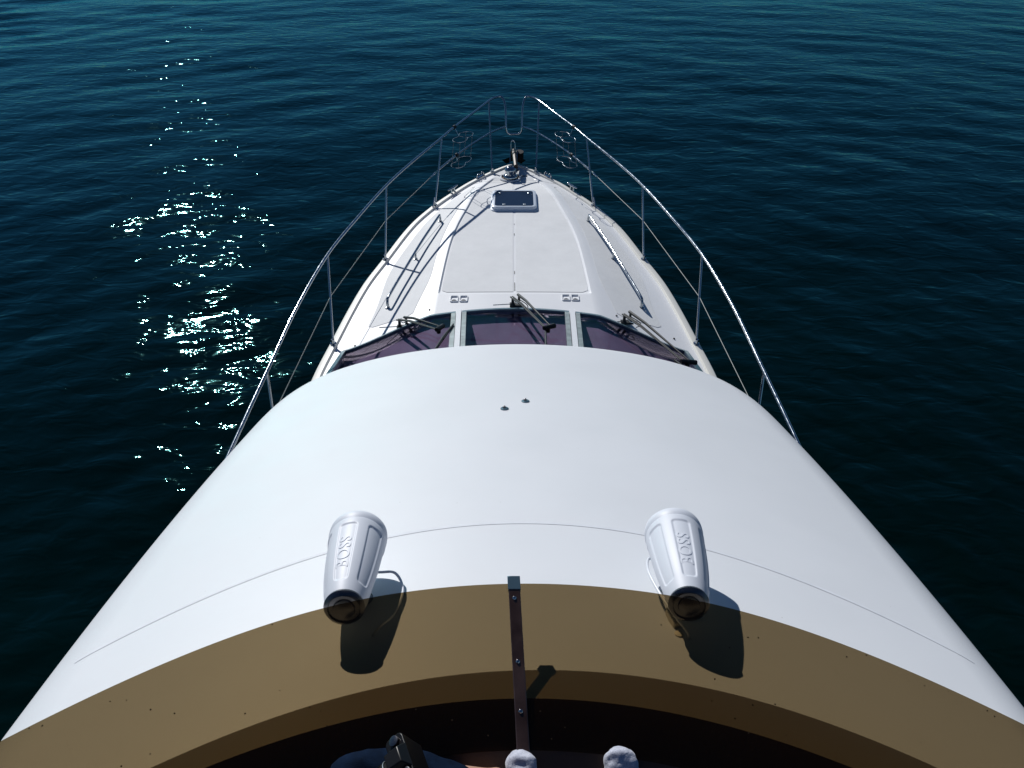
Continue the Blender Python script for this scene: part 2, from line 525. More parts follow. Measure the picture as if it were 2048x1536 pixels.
def patch(name, xa, xb, y0, y1, ny=90, nx=10, lift=.003, mat='nonskid', recess=False, corner=.05):
    """Sheet lying on the deck between x = xa(y) and x = xb(y), its ends rounded."""
    ys = np.linspace(y0, y1, ny)
    P = []
    for y in ys:
        a = xa(y); b = xb(y)
        e = min(y - y0, y1 - y); ins = 0
        if e < corner: ins = corner - math.sqrt(max(0, corner ** 2 - (corner - e) ** 2))
        xs = np.linspace(a, b, nx)
        if b > a:
            if xb is not None: xs = np.linspace(a + (ins if corner_in[0] else 0), b - ins, nx)
        z = deck_z(xs, y) + lift
        if recess: z = z - .016 * sstep(8.95, 8.8, y)
        P.append([(x, y, zz) for x, zz in zip(xs, z)])
    return np.array(P)
corner_in = [0]
# central pads, port and starboard of the centre seam
for sx in (-1, 1):
    corner_in[0] = 0
    P = patch('nonskid_panel', lambda y: .014, lambda y: float(Cf(y)) - .012, 5.955, 8.93, recess=True)
    P[..., 0] *= sx
    build(MB().grid(P, flip=sx < 0), 'nonskid_panel', 'nonskid', yacht, 60)
    # outer panels on the sloping side of the cabin trunk
    corner_in[0] = 1
    def xa(y): return float(Cf(y)) + .12 + .10 * float(sstep(6.4, 5.5, y))
    def xb(y): return max(xa(y) + .01, float(Wf(y)) - BW - .10 - .12 * float(sstep(7.0, 5.8, y)))
    P = patch('nonskid_panel', xa, xb, 5.62, 8.62)
    ysn = P[..., 1]
    # trim the aft end along the windscreen foot
    P[..., 1] = np.maximum(ysn, ws_y(np.abs(P[..., 0])) + .15)
    P[..., 2] = deck_z(P[..., 0], P[..., 1]) + .003
    P[..., 0] *= sx
    build(MB().grid(P, flip=sx < 0), 'nonskid_panel', 'nonskid', yacht, 60)
# bow panels ahead of the cross seam
build(MB().add([(-.22, 9.03, 0), (.22, 9.03, 0), (.05, 9.2, 0), (-.05, 9.2, 0)], [(0, 1, 2, 3)]).__class__().grid(
    np.array([[(x * float(Wf(y) - BW) * .8, y, float(deck_z(0.0, y)) + .003) for x in np.linspace(-1, 1, 6)] for y in np.linspace(8.99, 9.2, 8)])), 'nonskid_panel', 'nonskid', yacht, 60)
# sealant marks along the centre seam
for y0, y1 in ((5.98, 6.13), (6.30, 6.36), (7.15, 7.20), (7.42, 7.44)):
    P = np.array([[(x, y, float(deck_z(0, y)) - .0125) for x in (-.006, .003)] for y in np.linspace(y0, y1, 5)])
    build(MB().grid(P), 'seam', 'seam', yacht, 60)
# cross seam near the bow
P = np.array([[(x, y, float(deck_z(abs(x), y)) + .004) for x in np.linspace(-.50, .50, 40)] for y in (8.765, 8.772)])
build(MB().grid(P), 'seam', 'seam', yacht, 60)

# ------------------------------------------------------------------ deck hatch
def rrect(w, h, r, n=8, cx=0, cy=0):
    pts = []
    for (sx, sy, a0) in ((1, 1, 0), (-1, 1, 90), (-1, -1, 180), (1, -1, 270)):
        for k in range(n + 1):
            a = R(a0 + 90 * k / n)
            pts.append((cx + sx * (w / 2 - r) + r * math.cos(a), cy + sy * (h / 2 - r) + r * math.sin(a)))
    return pts
def make_hatch():
    z0 = float(deck_z(0, 8.02)) - .03
    tilt = Matrix.Rotation(R(-1.6), 4, 'X')
    c = Vector((0, 8.03, z0))
    tf = lambda q: tilt @ q + c
    outer = rrect(.50, .50, .05); inner = rrect(.435, .43, .035)
    mb = MB(); n = len(outer)
    rings = []
    for poly, z in ((rrect(.53, .53, .06), 0), (rrect(.53, .53, .06), .028), (rrect(.505, .505, .055), .032), (rrect(.50, .50, .052), .056), (rrect(.485, .485, .05), .062), (inner, .062), (inner, .048)):
        rings += [tf(Vector((x, y, z))) for x, y in poly]
    f = [(i * n + k, i * n + (k + 1) % n, (i + 1) * n + (k + 1) % n, (i + 1) * n + k) for i in range(6) for k in range(n)]
    mb.add(rings, f)
    h = build(mb, 'deck_hatch', gelcoat('hatch_frame_white', (.60, .68, .78), .3), yacht, 40, label='square deck hatch with dark blue pane and white rounded frame')
    build(MB().prism(rrect(.434, .429, .034), .040, .057, tf), 'pane', 'navy_glass', h, 40)
    for x, y in ((-.165, .15), (.165, .15)):
        build(MB().lathe([(.012, 0), (.012, .008), (.006, .011)], tf(Vector((x, y, .057))), n=12), 'knob', 'alu', h)
    for x, y in ((-.115, -.175), (.115, -.175)):
        build(MB().box(tf(Vector((x, y, .061))), (.034, .018, .008)), 'latch', 'alu', h, bevel=.003)
make_hatch()

# ------------------------------------------------------------------ hand rails on the trunk
def make_handrail(sx):
    pts2 = [(.822, 7.58), (.88, 7.33), (.945, 7.05), (1.0, 6.78), (1.055, 6.50), (1.11, 6.24), (1.165, 5.96)]
    top = [Vector((sx * x, y, float(deck_z(x, y)) + .085)) for x, y in pts2]
    a = Vector((sx * .815, 7.62, float(deck_z(.815, 7.62)))); b = Vector((sx * 1.172, 5.90, float(deck_z(1.172, 5.9))))
    pts = [a, a + Vector((0, -.004, .05)), a + Vector((sx * .004, -.02, .078))] + top + [b + Vector((0, .02, .07)), b + Vector((0, .002, .045)), b]
    o = build(MB().tube(curve_pts(pts, 5), .013, 12), 'hand_rail', 'steel', yacht, 60)
    m = top[3]
    foot = Vector((m.x, m.y, float(deck_z(abs(m.x), m.y))))
    build(MB().tube([foot, m], .009, 10), 'rail_post', 'steel', o)
    for q in (a, b, foot):
        build(MB().lathe([(.026, -.004), (.026, .006), (.016, .010)], q, n=14), 'rail_foot', 'steel', o)
make_handrail(-1); make_handrail(1)

# ------------------------------------------------------------------ small moulded chocks near the windscreen
for x0, y0 in ((-.545, 5.80), (-.46, 5.80), (.462, 5.82), (.545, 5.82)):
    z = float(deck_z(abs(x0), y0))
    c = Vector((x0, y0, z))
    mb = MB()
    prof = rrect(.07, .10, .008, 3)
    n = len(prof)
    rings = [c + Vector((x * 1.08, y * 1.06, .001)) for x, y in prof] + [c + Vector((x, y, .012)) for x, y in prof] + [c + Vector((x * .86, y * .86 , .012)) for x, y in prof] \
        + [c + Vector((x * .80, y * .80, -.004 + .016 * (1 if y < -.03 else 0))) for x, y in prof]
    f = [(i * n + k, i * n + (k + 1) % n, (i + 1) * n + (k + 1) % n, (i + 1) * n + k) for i in range(3) for k in range(n)]
    f.append(tuple(range(3 * n, 4 * n)))
    mb.add(rings, f)
    o = build(mb, 'moulded_chock', 'gel_deck', yacht, 40)
    arc = [(c.x - .022 + .044 * k / 8, c.y - .038 + .014 * math.sin(PI * k / 8), c.z + .0135) for k in range(9)]
    low = [(c.x + .022 - .044 * k / 8, c.y - .042, c.z + .0135) for k in range(9)]
    mb = MB(); mb.prism([(a_[0], a_[1]) for a_ in arc] + [(a_[0], a_[1]) for a_ in low], c.z + .010, c.z + .0135)
    build(mb, 'slot', 'black', o)
# tiny deck fittings
for x, y in ((-.755, 5.63), (.90, 5.60), (-1.40, 5.38), (1.415, 5.50)):
    build(MB().lathe([(.009, 0), (.009, .004), (.004, .006)], (x, y, float(deck_z(abs(x), y)) + .003), n=10), 'drain', 'black', yacht)

# ------------------------------------------------------------------ windlass, anchor, bow roller
def make_bow_gear():
    z = float(deck_z(0, 8.93)) + .002
    c = Vector((-.045, 8.90, z))
    # open locker with a rust-brown inside
    well = build(MB().lathe([(.135, .004), (.125, .016), (.112, .016), (.108, -.0), (.10, -.03)], c, n=32, cap=False), 'anchor_locker', 'gel_deck', yacht, 50, label='round white rimmed anchor well with rust brown inside')
    build(MB().lathe([(.112, .004), (.112, .006)], c, n=24), 'well_floor', 'rust', well)
    w = build(MB().lathe([(.085, .005), (.088, .03), (.075, .045), (.062, .05), (.060, .085), (.070, .10), (.072, .115), (.055, .135), (.03, .148), (.0, .152)], c, n=32), 'windlass', 'steel', yacht, 50, label='chrome anchor windlass drum at the bow')
    build(MB().lathe([(.020, .15), (.020, .158), (.0, .160)], c, n=12), 'drum_cap', 'chrome_dark', w)
    # bow roller cheeks
    r = MB()
    for x in (-.045, .045):
        r.prism([(8.98, 1.80), (9.48, 1.86), (9.50, 1.93), (9.44, 1.97), (9.30, 1.91), (8.98, 1.85)], x - .003, x + .003, lambda q: Vector((q.z - .005, q.x, q.y - .0)))
    ro = build(r, 'bow_roller', 'steel', yacht, 30)
    build(MB().lathe([(.035, -.04), (.022, 0), (.035, .04)], (-.005, 9.42, 1.89), (1, 0, 0), 16), 'roller_wheel', 'rubber', ro)
    an = MB()
    an.tube([(.022, 8.93, 1.92), (.008, 9.2, 1.94), (-.004, 9.40, 1.935), (-.004, 9.60, 1.86)], [.026, .030, .030, .026], 8, flat=1.2)
    a = build(an, 'anchor', 'chain', yacht, 40, label='dark rusty anchor shank lying in the bow roller')
    fl = MB()
    fl.add([(.0, 9.45, 1.86), (.16, 9.66, 1.72), (.10, 9.78, 1.62), (0, 9.80, 1.66), (-.16, 9.66, 1.72), (-.10, 9.78, 1.62), (0, 9.60, 1.78)],
           [(0, 6, 1), (6, 2, 1), (6, 3, 2), (0, 4, 6), (6, 4, 5), (6, 5, 3)])
    build(fl, 'fluke', 'black', a, 20)
    bk = MB(); bk.prism([(.02 + .055 * math.cos(t), .02 + .075 * math.sin(t)) for t in np.linspace(0, 2 * PI, 15)[:-1]], 1.80, 1.91, lambda q: Vector((q.x + .05, q.y + 9.44, q.z)))
    build(bk, 'roller_bumper', 'rubber', ro, 40)
    # shackle at the top of the roller
    build(MB().tube(curve_pts([(-.035, 9.40, 1.95), (-.038, 9.42, 2.03), (-.015, 9.43, 2.07), (.012, 9.42, 2.03), (.014, 9.40, 1.95)], 5), .007, 8), 'shackle', 'steel', a)
    # chain, link by link, from windlass to roller
    for i in range(11):
        t = i / 10
        p = Vector((.045 - .03 * t, 8.93 + .36 * t, 1.875 + .045 * t))
        ring = []
        for k in range(12):
            q = 2 * PI * k / 12
            v = Vector((math.cos(q) * .011, math.sin(q) * .022, 0))
            if i % 2: v = Vector((0, v.y, v.x))
            ring.append(p + v)
        build(MB().tube(ring, .0045, 6, closed=True), 'chain_link', 'chain', a)
    # hawse loop beside the drum
    build(MB().tube(curve_pts([(.06, 8.87, z), (.085, 8.88, z + .04), (.10, 8.91, z + .03), (.105, 8.93, z)], 5), .008, 8), 'chain_guide', 'steel', w)
    # two switch caps
    for x in (.125, .155):
        build(MB().lathe([(.011, 0), (.011, .004)], (x, 8.955, float(deck_z(.15, 8.95)) + .004), n=10), 'foot_switch', 'black', yacht)
make_bow_gear()

def make_cleat(x, y, ang, L=.20, name='mooring_cleat'):
    z = float(deck_top(y)) + .004
    R_ = Matrix.Rotation(ang, 3, 'Z'); c = Vector((x, y, z))
    m = MB()
    pts = [(-L / 2, .0, .052), (-L / 2 * .8, 0, .050), (-.03, 0, .046), (0, 0, .045), (.03, 0, .046), (L / 2 * .8, 0, .050), (L / 2, 0, .052)]
    m.tube([c + R_ @ Vector((q[1], q[0], q[2])) for q in pts], [.007, .011, .013, .014, .013, .011, .007], 10)
    o = build(m, name, 'steel', yacht, 60)
    for s in (-1, 1):
        build(MB().tube([c + R_ @ Vector((0, s * .03, -.005)), c + R_ @ Vector((0, s * .028, .045))], [.016, .009], 10), 'cleat_post', 'steel', o)
    return o
make_cleat(-.735, 8.50, -R(32)); make_cleat(.700, 8.56, R(32))
def make_fairlead(x, y, ang):
    z = float(deck_top(y)) + .004
    R_ = Matrix.Rotation(ang, 3, 'Z'); c = Vector((x, y, z))
    o = None
    for s in (-1, 1):
        pts = [(0, s * .060, 0), (0, s * .060, .03), (0, s * .045, .045), (0, s * .022, .040), (0, s * .018, .030)]
        m = MB().tube(curve_pts([c + R_ @ Vector(q) for q in pts], 4), .009, 8)
        if o is None:
            m.box(c + Vector((0, 0, .003)), (.03, .15, .006), R_)
            o = build(m, 'fairlead', 'steel', yacht, 60)
        else:
            build(m, 'fairlead_horn', 'steel', o, 60)
make_fairlead(-.42, 8.93, -R(38)); make_fairlead(.42, 8.93, R(38))

# ------------------------------------------------------------------ bow rails
RX = [(.175, 9.80), (.235, 9.765), (.317, 9.64), (.50, 9.22), (.70, 8.77), (.845, 8.40), (1.10, 7.775), (1.296, 7.22), (1.467, 6.58), (1.63, 5.86), (1.72, 5.05), (1.755, 4.26), (1.772, 3.7), (1.78, 3.0), (1.78, 2.3)]
rail_z = lambda y: 2.3 + .2 * max(0, (y - 4) / 5.8)
def lerp(a, b, t): return Vector(a) * (1 - t) + Vector(b) * t
def make_rail(sx):
    X = lambda q: Vector((sx * q[0], q[1], q[2]))
    top = [X((x, y, rail_z(y))) for x, y in RX]
    loop = [X((0, 9.60, 2.085)), X((.055, 9.60, 2.088)), X((.088, 9.605, 2.115)), X((.100, 9.61, 2.17)), X((.104, 9.66, 2.30)), X((.112, 9.71, 2.40)), X((.135, 9.77, 2.475))]
    pts = curve_pts(loop + top, 7)
    o = build(MB().tube(pts, .0132, 14), 'bow_rail', 'steel', yacht, 60, label=None)
    st_top = [(.317, 9.62), (.822, 8.46), (1.297, 7.21), (1.632, 5.84), (1.765, 4.25)]
    st_base = [(.300, 9.08), (.942, 8.15), (1.388, 6.92), (1.625, 5.45), (1.745, 3.95)]
    mids = []
    for (a, b) in zip(st_top, st_base):
        A = X((a[0], a[1], rail_z(a[1]))); B = X((b[0], b[1], float(deck_top(b[1])) + .004))
        B.x = sx * min(abs(B.x), float(Wf(b[1])) - .025)
        s = build(MB().tube([B, A], .0105, 10), 'stanchion', 'steel', o, 60)
        build(MB().lathe([(.030, -.002), (.030, .006), (.017, .012), (.015, .05), (.0135, .052)], B, (A - B).normalized(), 14), 'stanchion_foot', 'steel', s) if False else None
        f = MB(); f.lathe([(.028, -.002), (.028, .006), (.016, .010), (.0145, .045)], B, (0, 0, 1), 14)
        build(f, 'stanchion_foot', 'steel', o)
        mids.append(lerp(B, A, .55 if len(mids) == 0 else .53))
    # brace at the second stanchion foot
    m2 = mids[1]
    B2 = X((.955, 8.10, float(deck_top(8.1)) + .004)); B2.x = sx * (float(Wf(8.10)) - .03)
    build(MB().tube([lerp(B2, m2, .0), lerp(B2, m2, .25) + Vector((0, .01, 0))], .009, 8), 'brace', 'steel', o)
    mid = curve_pts([X((.101, 9.615, 2.18)), mids[0], lerp(mids[0], mids[1], .5) + Vector((sx * .035, .0, .0)), mids[1]], 8)
    build(MB().tube(mid, .0115, 12), 'mid_rail', 'steel', o, 60)
    # turnbuckle and wire lifeline
    w = [mids[1]] + mids[2:] + [X((1.80, 2.6, 1.98))]
    tb = lerp(w[0], w[1], .17)
    build(MB().tube([w[0], lerp(w[0], w[1], .03), lerp(w[0], w[1], .035), lerp(w[0], w[1], .10), lerp(w[0], w[1], .105), tb], [.005, .005, .010, .010, .0065, .0065], 8), 'turnbuckle', 'steel', o)
    build(MB().tube([tb] + w[1:], .0032, 6), 'lifeline', 'dull_wire', o)
    # clamps
    # fender basket inboard of the rail
    U = Vector((sx * -.36, .93, 0)).normalized()               # along the rail, forward
    Nn = Vector((-sx * .93, -.36, 0)).normalized()             # inboard
    bc = X((.60, 8.74, 0))
    rings = []
    def ring(c, ext=0):
        pts = []
        for k in range(40):
            t = 2 * PI * k / 40
            px = .19 * math.cos(t); py = (.085 - .028 * math.exp(-(px / .045) ** 2)) * math.sin(t) * (1 if abs(math.cos(t)) < .5 else 1)
            rr_ = .19 * (abs(math.cos(t)) ** 2.6 + abs(math.sin(t)) ** 2.6) ** (-1 / 2.6)
            px = rr_ * math.cos(t); py = rr_ * math.sin(t) * .46 * (1 - .35 * math.exp(-(px / .05) ** 2))
            pts.append(c + U * px + Nn * py)
        return pts
    ctop = Vector((bc.x, bc.y, 2.36)); cbot = Vector((bc.x + sx * .03, bc.y + -.06, 2.08))
    r1 = ring(ctop); r2 = ring(cbot)
    bk = MB().tube(r1, .0036, 6, closed=True)
    b_ = build(bk, 'fender_basket', 'wire', o, 60)
    build(MB().tube(r2, .0036, 6, closed=True), 'basket_ring', 'wire', b_, 60)
    for k in (3, 17, 23, 37):
        build(MB().tube([r1[k], r2[k]], .0024, 6), 'basket_wire', 'dull_wire', b_)
    build(MB().tube([r1[10], r1[30]], .0035, 6), 'basket_wire', 'wire', b_)
    # clamps to the rails
    def nearest(path, q): return min(path, key=lambda a: (a - q).length)
    for q, path in ((r1[30], pts), (r2[30], mid)):
        n_ = nearest(path, q)
        build(MB().tube([q, n_], .006, 6), 'clamp_arm', 'wire', b_)
        build(MB().tube([n_ - U * .02, n_ + U * .02], .021, 10), 'clamp', 'black', b_)
make_rail(-1); make_rail(1)

# ------------------------------------------------------------------ roof (flybridge front)
def roof_outline(n=360, wr=1.365, wm=1.585, ym=3.0, yf=4.20, e=4.2, y0=.30):
    out = []
    for i in range(n):
        a = i / (n - 1)
        if a < .5:
            b = a / .5; y = y0 + (ym - y0) * b; x = wr + (wm - wr) * (1 - (1 - b) ** 2)
        else:
            th = (a - .5) / .5 * PI / 2
            x = wm * math.cos(th) ** (2 / e); y = ym + (yf - ym) * math.sin(th) ** (2 / e)
        out.append((x, y))
    out = np.array(out)
    # even spacing along the edge
    s = np.concatenate([[0], np.cumsum(np.hypot(*np.diff(out, axis=0).T))])
    t = np.linspace(0, s[-1], n)
    return np.stack([np.interp(t, s, out[:, 0]), np.interp(t, s, out[:, 1])], 1)
def make_roof():
    n = 200
    O = roof_outline(n)
    O = np.vstack([O, (O[:-1] * [-1, 1])[::-1]])
    m = len(O)
    s = np.linspace(1.34, -1.34, m)
    I = np.stack([s, rear_y(s)], 1)
    # first / last outline points lie on the rear line's extension
    rr = np.concatenate([np.linspace(0, .85, 150), np.linspace(.85, 1, 70)[1:]])
    RR = .20
    P = []
    ti = np.linspace(0, m - 1, 4 * m)
    edge = np.stack([np.interp(ti, np.arange(m), O[:, 0]), np.interp(ti, np.arange(m), O[:, 1])], 1)
    for r in rr:
        Q = I + (O - I) * r
        d = np.sqrt(((Q[:, None, :] - edge[None]) ** 2).sum(2)).min(1)
        d = np.where(r == 1, 0, d)
        e = np.clip(RR - d, 0, RR)
        side = .62
        drop = (RR - np.sqrt(np.maximum(RR * RR - e * e, 0))) * side
        z = roof_z(Q[:, 0] + XR, Q[:, 1]) - drop
        # moulded line curving across the roof, left flat: its shading is the strip's colour
        dl = Q[:, 1] - crease_y(Q[:, 0])
        fade = sstep(1.48, 1.2, np.abs(Q[:, 0]))
        # a second, very faint one behind the front edge
        P.append(np.stack([Q[:, 0] + XR, Q[:, 1], z], 1))
    last = P[-1]
    ctr = np.array([0, 2.0])
    dirn = (last[:, :2] - ctr); dirn /= np.linalg.norm(dirn, axis=1)[:, None]
    def off(dz, inn):
        q = last.copy(); q[:, 2] -= dz; q[:, :2] -= dirn * inn; return q
    P += [off(.02, -.004), off(.05, .0), off(.075, .02), off(.085, .06), off(.07, .30)]
    P = np.array(P)
    return build(MB().grid(P, flip=True), 'cabin_roof', 'gel', yacht, 60), last
roof, roof_edge = make_roof()

# snap fittings on the roof
for x, y in ((-.062, 2.876), (.044, 2.981)):
    z = float(roof_z(x, y))
    nrm = Vector((0, .342, .94))
    a = build(MB().lathe([(.021, -.003), (.021, .004), (.016, .008), (.010, .008), (.009, .004)], (x, y, z), nrm, 20), 'snap_fitting', 'alu_teal', roof)
    build(MB().lathe([(.008, .004), (.007, .014), (.004, .016)], (x - .002, y + .002, z), nrm, 12), 'snap_stud', 'chrome_dark', a)
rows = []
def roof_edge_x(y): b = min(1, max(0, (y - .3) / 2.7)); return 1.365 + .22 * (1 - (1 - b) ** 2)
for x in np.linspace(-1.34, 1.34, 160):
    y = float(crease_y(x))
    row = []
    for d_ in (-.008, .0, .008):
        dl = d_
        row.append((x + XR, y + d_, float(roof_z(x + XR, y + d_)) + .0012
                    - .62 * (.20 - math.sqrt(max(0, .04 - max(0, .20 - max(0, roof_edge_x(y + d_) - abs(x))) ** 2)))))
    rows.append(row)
M['crease_shade'] = plain('crease_shade_grey', (.61, .645, .695), .6, var=.05)  # flat strip along the crease; the crease's shading is put into its grey
build(MB().grid(np.array(rows), flip=True), 'crease_shade', 'crease_shade', roof, 60)
# coaming below the rear edge of the roof, behind the tinted screen
SU = Vector((0, .745, .667))
def screen_frame(x):
    """Foot point on the roof's rear edge, outward direction of the screen and its normal towards the helm."""
    x0 = x
    yb = float(rear_y(x0)); zb = float(roof_z(x0 + XR, yb))
    nx, ny = .52 * x0, 1.0
    l = math.hypot(nx, ny); nx /= l; ny /= l
    up = Vector((nx * .965, ny * .965, .26))
    tx = Vector((ny, -nx, 0))
    nn = up.cross(tx); nn = nn if nn.z > 0 else -nn
    # (facing up and aft)
    return Vector((x0 + XR, yb, zb)), up.normalized(), nn.normalized()
xs = np.linspace(-1.36, 1.36, 121)
P = []
for x in xs:
    b, up, nn = screen_frame(x)
    P.append([b + Vector((0, .004, .001)), b - up * .01 + nn * -.0, b - up * .16, b - up * .19 - nn * .05])
P = np.array([[tuple(q) for q in row] for row in P])
build(MB().grid(P), 'coaming', 'coaming_shade', yacht, 60)

# tinted wind screen in two panes
def screen_strip(xa, xb, n=60):
    rows = []
    T = .005
    for x in np.linspace(xa, xb, n):
        b, up, nn = screen_frame(x)
        g = (nn) * .008
        h = .286 - .045 * sstep(.3, 1.3, abs(x))
        lo = b - up * .112 + g; hi = b + up * h + g
        rows.append([lo, lerp(lo, hi, .35), lerp(lo, hi, .7), hi, hi + nn * T, lerp(lo, hi, .7) + nn * T, lerp(lo, hi, .35) + nn * T, lo + nn * T, lo])
    return np.array([[tuple(q) for q in r] for r in rows])
for xa, xb in ((-1.36, -.0225), (-.0215, 1.36)):
    P = screen_strip(xa, xb)
    mb = MB().grid(P)
    k = P.shape[1]
    mb.add([tuple(q) for q in P[0][:-1]], [tuple(range(k - 1))]); mb.add([tuple(q) for q in P[-1][:-1]], [tuple(reversed(range(k - 1)))])
    build(mb, 'tinted_screen', 'brown_acrylic', yacht, 40, label='brown tinted acrylic wind screen pane, ' + ('port' if xb < 0 else 'starboard') + ' side')
# centre strip
b0, up0, nn0 = screen_frame(0.0)
tilt = Vector((-.035, 0, 0))
def sp(t, w, h): # t along, w across, h off the screen
    return b0 + up0 * t + nn0 * (.0145 + h) + Vector((w - .018 * (t + .1) / .35 - .012, 0, 0))
mb = MB()
prof = [(-.0150, -.002), (-.0150, .003), (-.0128, .0046), (.0128, .0046), (.0150, .003), (.0150, -.002)]
rows = [[tuple(sp(t, w, h)) for w, h in prof] for t in np.linspace(-.118, .300, 12)]
mb.grid(np.array(rows), flip=True)
mb.add(rows[0], [tuple(range(6))]); mb.add(rows[-1], [tuple(reversed(range(6)))])
def strip_mat():
    m, nt, b = nodes_of('bronze_strip_metal')
    setp(b, color=(.16, .09, .07), rough=.22, metal=.85)
    n = noise_tex(nt, 14, 4)
    r = ramp(nt, n.outputs['Fac'], [(.3, (.10, .055, .045)), (.7, (.26, .15, .115))])
    nt.links.new(r.outputs[0], b.inputs['Base Color'])
    return m
strip = build(mb, 'screen_strip', strip_mat(), yacht, 30, label='narrow bronze metal strip joining the two tinted panes')
mb = MB()
cap = [(-.0165, -.016), (-.0165, .0065), (.0165, .0065), (.0165, -.016)]
rows = [[tuple(sp(t, w, h)) for w, h in cap] for t in (.268, .304)]
mb.add(rows[0] + rows[1], [(0, 1, 2, 3), (7, 6, 5, 4), (0, 4, 5, 1), (1, 5, 6, 2), (2, 6, 7, 3), (3, 7, 4, 0)])
build(mb, 'strip_cap', 'alu_teal', strip, 20, bevel=.001)
for t in (.245, .085, -.03):
    c = sp(t, -.001, .0046)
    build(MB().lathe([(.0052, -.001), (.0050, .0018), (.0034, .0034), (.0, .004)], c, nn0, 14), 'screw', 'steel', strip)

# ------------------------------------------------------------------ cabin windscreen
mull = [-.325, .333]
def ws_base(s):
    x = 1.50 * s
    y = float(ws_y(x)); z = float(deck_z(abs(x), y + .01)) + .01
    return Vector((x, y, z))
E2 = roof_edge[roof_edge[:, 1] > 2.8]
def ws_top(s):
    x = 1.41 * math.copysign(abs(s) ** 1.1, s)
    i = np.argsort(E2[:, 0])
    zt = float(np.interp(x, E2[i, 0], E2[i, 2])) - .055
    yt = float(np.interp(x, E2[i, 0], E2[i, 1])) - .09
    return Vector((x, yt, zt))
def ws_pt(s, t, lift=0.0):
    a = ws_base(s); b = ws_top(s)
    q = lerp(a, b, t)
    if lift:
        d = (ws_base(min(1, s + .01)) - ws_base(max(-1, s - .01))).normalized()
        n = d.cross((b - a).normalized()).normalized()
        if n.z < 0: n = -n
        q = q + n * lift
    return q
def ws_sheet(sa, sb, ta, tb, l0, l1, ns=24, nt_=8):
    g0 = [[tuple(ws_pt(s, t, l1)) for s in np.linspace(sa, sb, ns)] for t in np.linspace(ta, tb, nt_)]
    g1 = [[tuple(ws_pt(s, t, l0)) for s in np.linspace(sa, sb, ns)] for t in np.linspace(ta, tb, nt_)]
    mb = MB().grid(np.array(g0)); mb.grid(np.array(g1), flip=True)
    A = np.array(g0); B = np.array(g1)
    for a, b in ((A[0], B[0]), (B[-1], A[-1]), (B[:, 0], A[:, 0]), (A[:, -1], B[:, -1])):
        mb.grid(np.stack([b, a]))
    return mb
panes = [(-1.0, mull[0]), (mull[0], mull[1]), (mull[1], 1.0)]
names = ['port', 'centre', 'starboard']
for (sa, sb), nm in zip(panes, names):
    wa, wb = .012 + .018, .012 + .018
    ga = sa + (.018 if sa > -.99 else .0); gb = sb - (.018 if sb < .99 else .0)
    pane = build(ws_sheet(ga + .02, gb - .02, .03, .985, .0, .005), 'windscreen_pane', 'cabin_glass', yacht, 60, label='purple tinted cabin windscreen pane, ' + nm)
    # frame: sill, head, two jambs
    build(ws_sheet(ga, gb, .0, .028, -.01, .016), 'frame_sill', 'alu_teal', pane, 40)
    build(ws_sheet(ga, gb, .985, 1.0, -.01, .016), 'frame_head', 'alu_teal', pane, 40)
    build(ws_sheet(ga, ga + .025, .028, .985, -.01, .016, 4, 8), 'frame_jamb', 'alu_grey' if sa > -.99 else 'alu_teal', pane, 40)
    build(ws_sheet(gb - .025, gb, .028, .985, -.01, .016, 4, 8), 'frame_jamb', 'alu_grey' if sb < .99 else 'alu_teal', pane, 40)
for s in mull:
    build(ws_sheet(s - .0145, s + .0145, -.02, 1.0, -.02, .026, 4, 8), 'windscreen_post', 'gel', yacht, 30)
# cabin sides from the deck up to the roof, with a dark side window each
GB, GT = ws_base(1.0), ws_top(1.0)
for sx in (-1, 1):
    P = []
    for y in np.concatenate([np.linspace(-3.4, GT.y, 30), np.linspace(GT.y, GB.y - .01, 12)[1:]]):
        t = max(0.0, min(1.0, (GB.y - y) / (GB.y - GT.y)))
        q = lerp(GB, GT, t)
        P.append([(sx * (q.x + .012), y, 1.52), (sx * (q.x + .012), y, 1.70), (sx * (q.x + .002), y, q.z - .004)])
    build(MB().grid(np.array(P), flip=sx < 0), 'cabin_side', 'gel', yacht, 40)
    P = [[(sx * (1.40 - .02 * k / 3), y, 1.86 + .46 * k / 3) for k in range(4)] for y in np.linspace(-2.8, GT.y - .1, 30)]
    build(MB().grid(np.array(P), flip=sx < 0), 'side_window', 'navy_glass', yacht, 40)

# interior seen through the glass: dashboard, wheel, seats, floor
def inner(s, dy, z):
    a = ws_base(s * .985); return (a.x, a.y - dy, z)
rows = [[inner(s, dy, z) for s in np.linspace(-1, 1, 40)] for dy, z in ((.03, 1.90), (.04, 1.925), (.44, 1.945), (.48, 1.94), (.50, 1.90), (.54, 1.2))]
rows = np.array(rows)
for i in range(rows.shape[1]):
    k = abs(rows[0, i, 0]) / 1.42
    rows[:5, i, 2] = np.minimum(rows[:5, i, 2], ws_base(rows[0, i, 0] / 1.50).z - .045)
dashb = build(MB().grid(rows), 'dashboard', 'dash', yacht, 40)
m_, nt_, b_n = nodes_of('charcoal_console'); setp(b_n, color=(.03, .03, .04), rough=.5)
M['console'] = m_
build(MB().box((.02, 4.93, 1.965), (.62, .20, .05)), 'instrument_hood', 'console', dashb, bevel=.02)
build(MB().box((-.75, 4.62, 1.93), (.5, .18, .035)), 'instrument_hood', 'console', dashb, bevel=.015)
ringp = [(.82 + .19 * math.cos(a), 4.42 + .10 * math.sin(a), 2.0 + .15 * math.sin(a)) for a in np.linspace(0, 2 * PI, 29)[:-1]]
wheel = build(MB().tube(ringp, .013, 8, closed=True), 'steering_wheel', 'black', yacht)
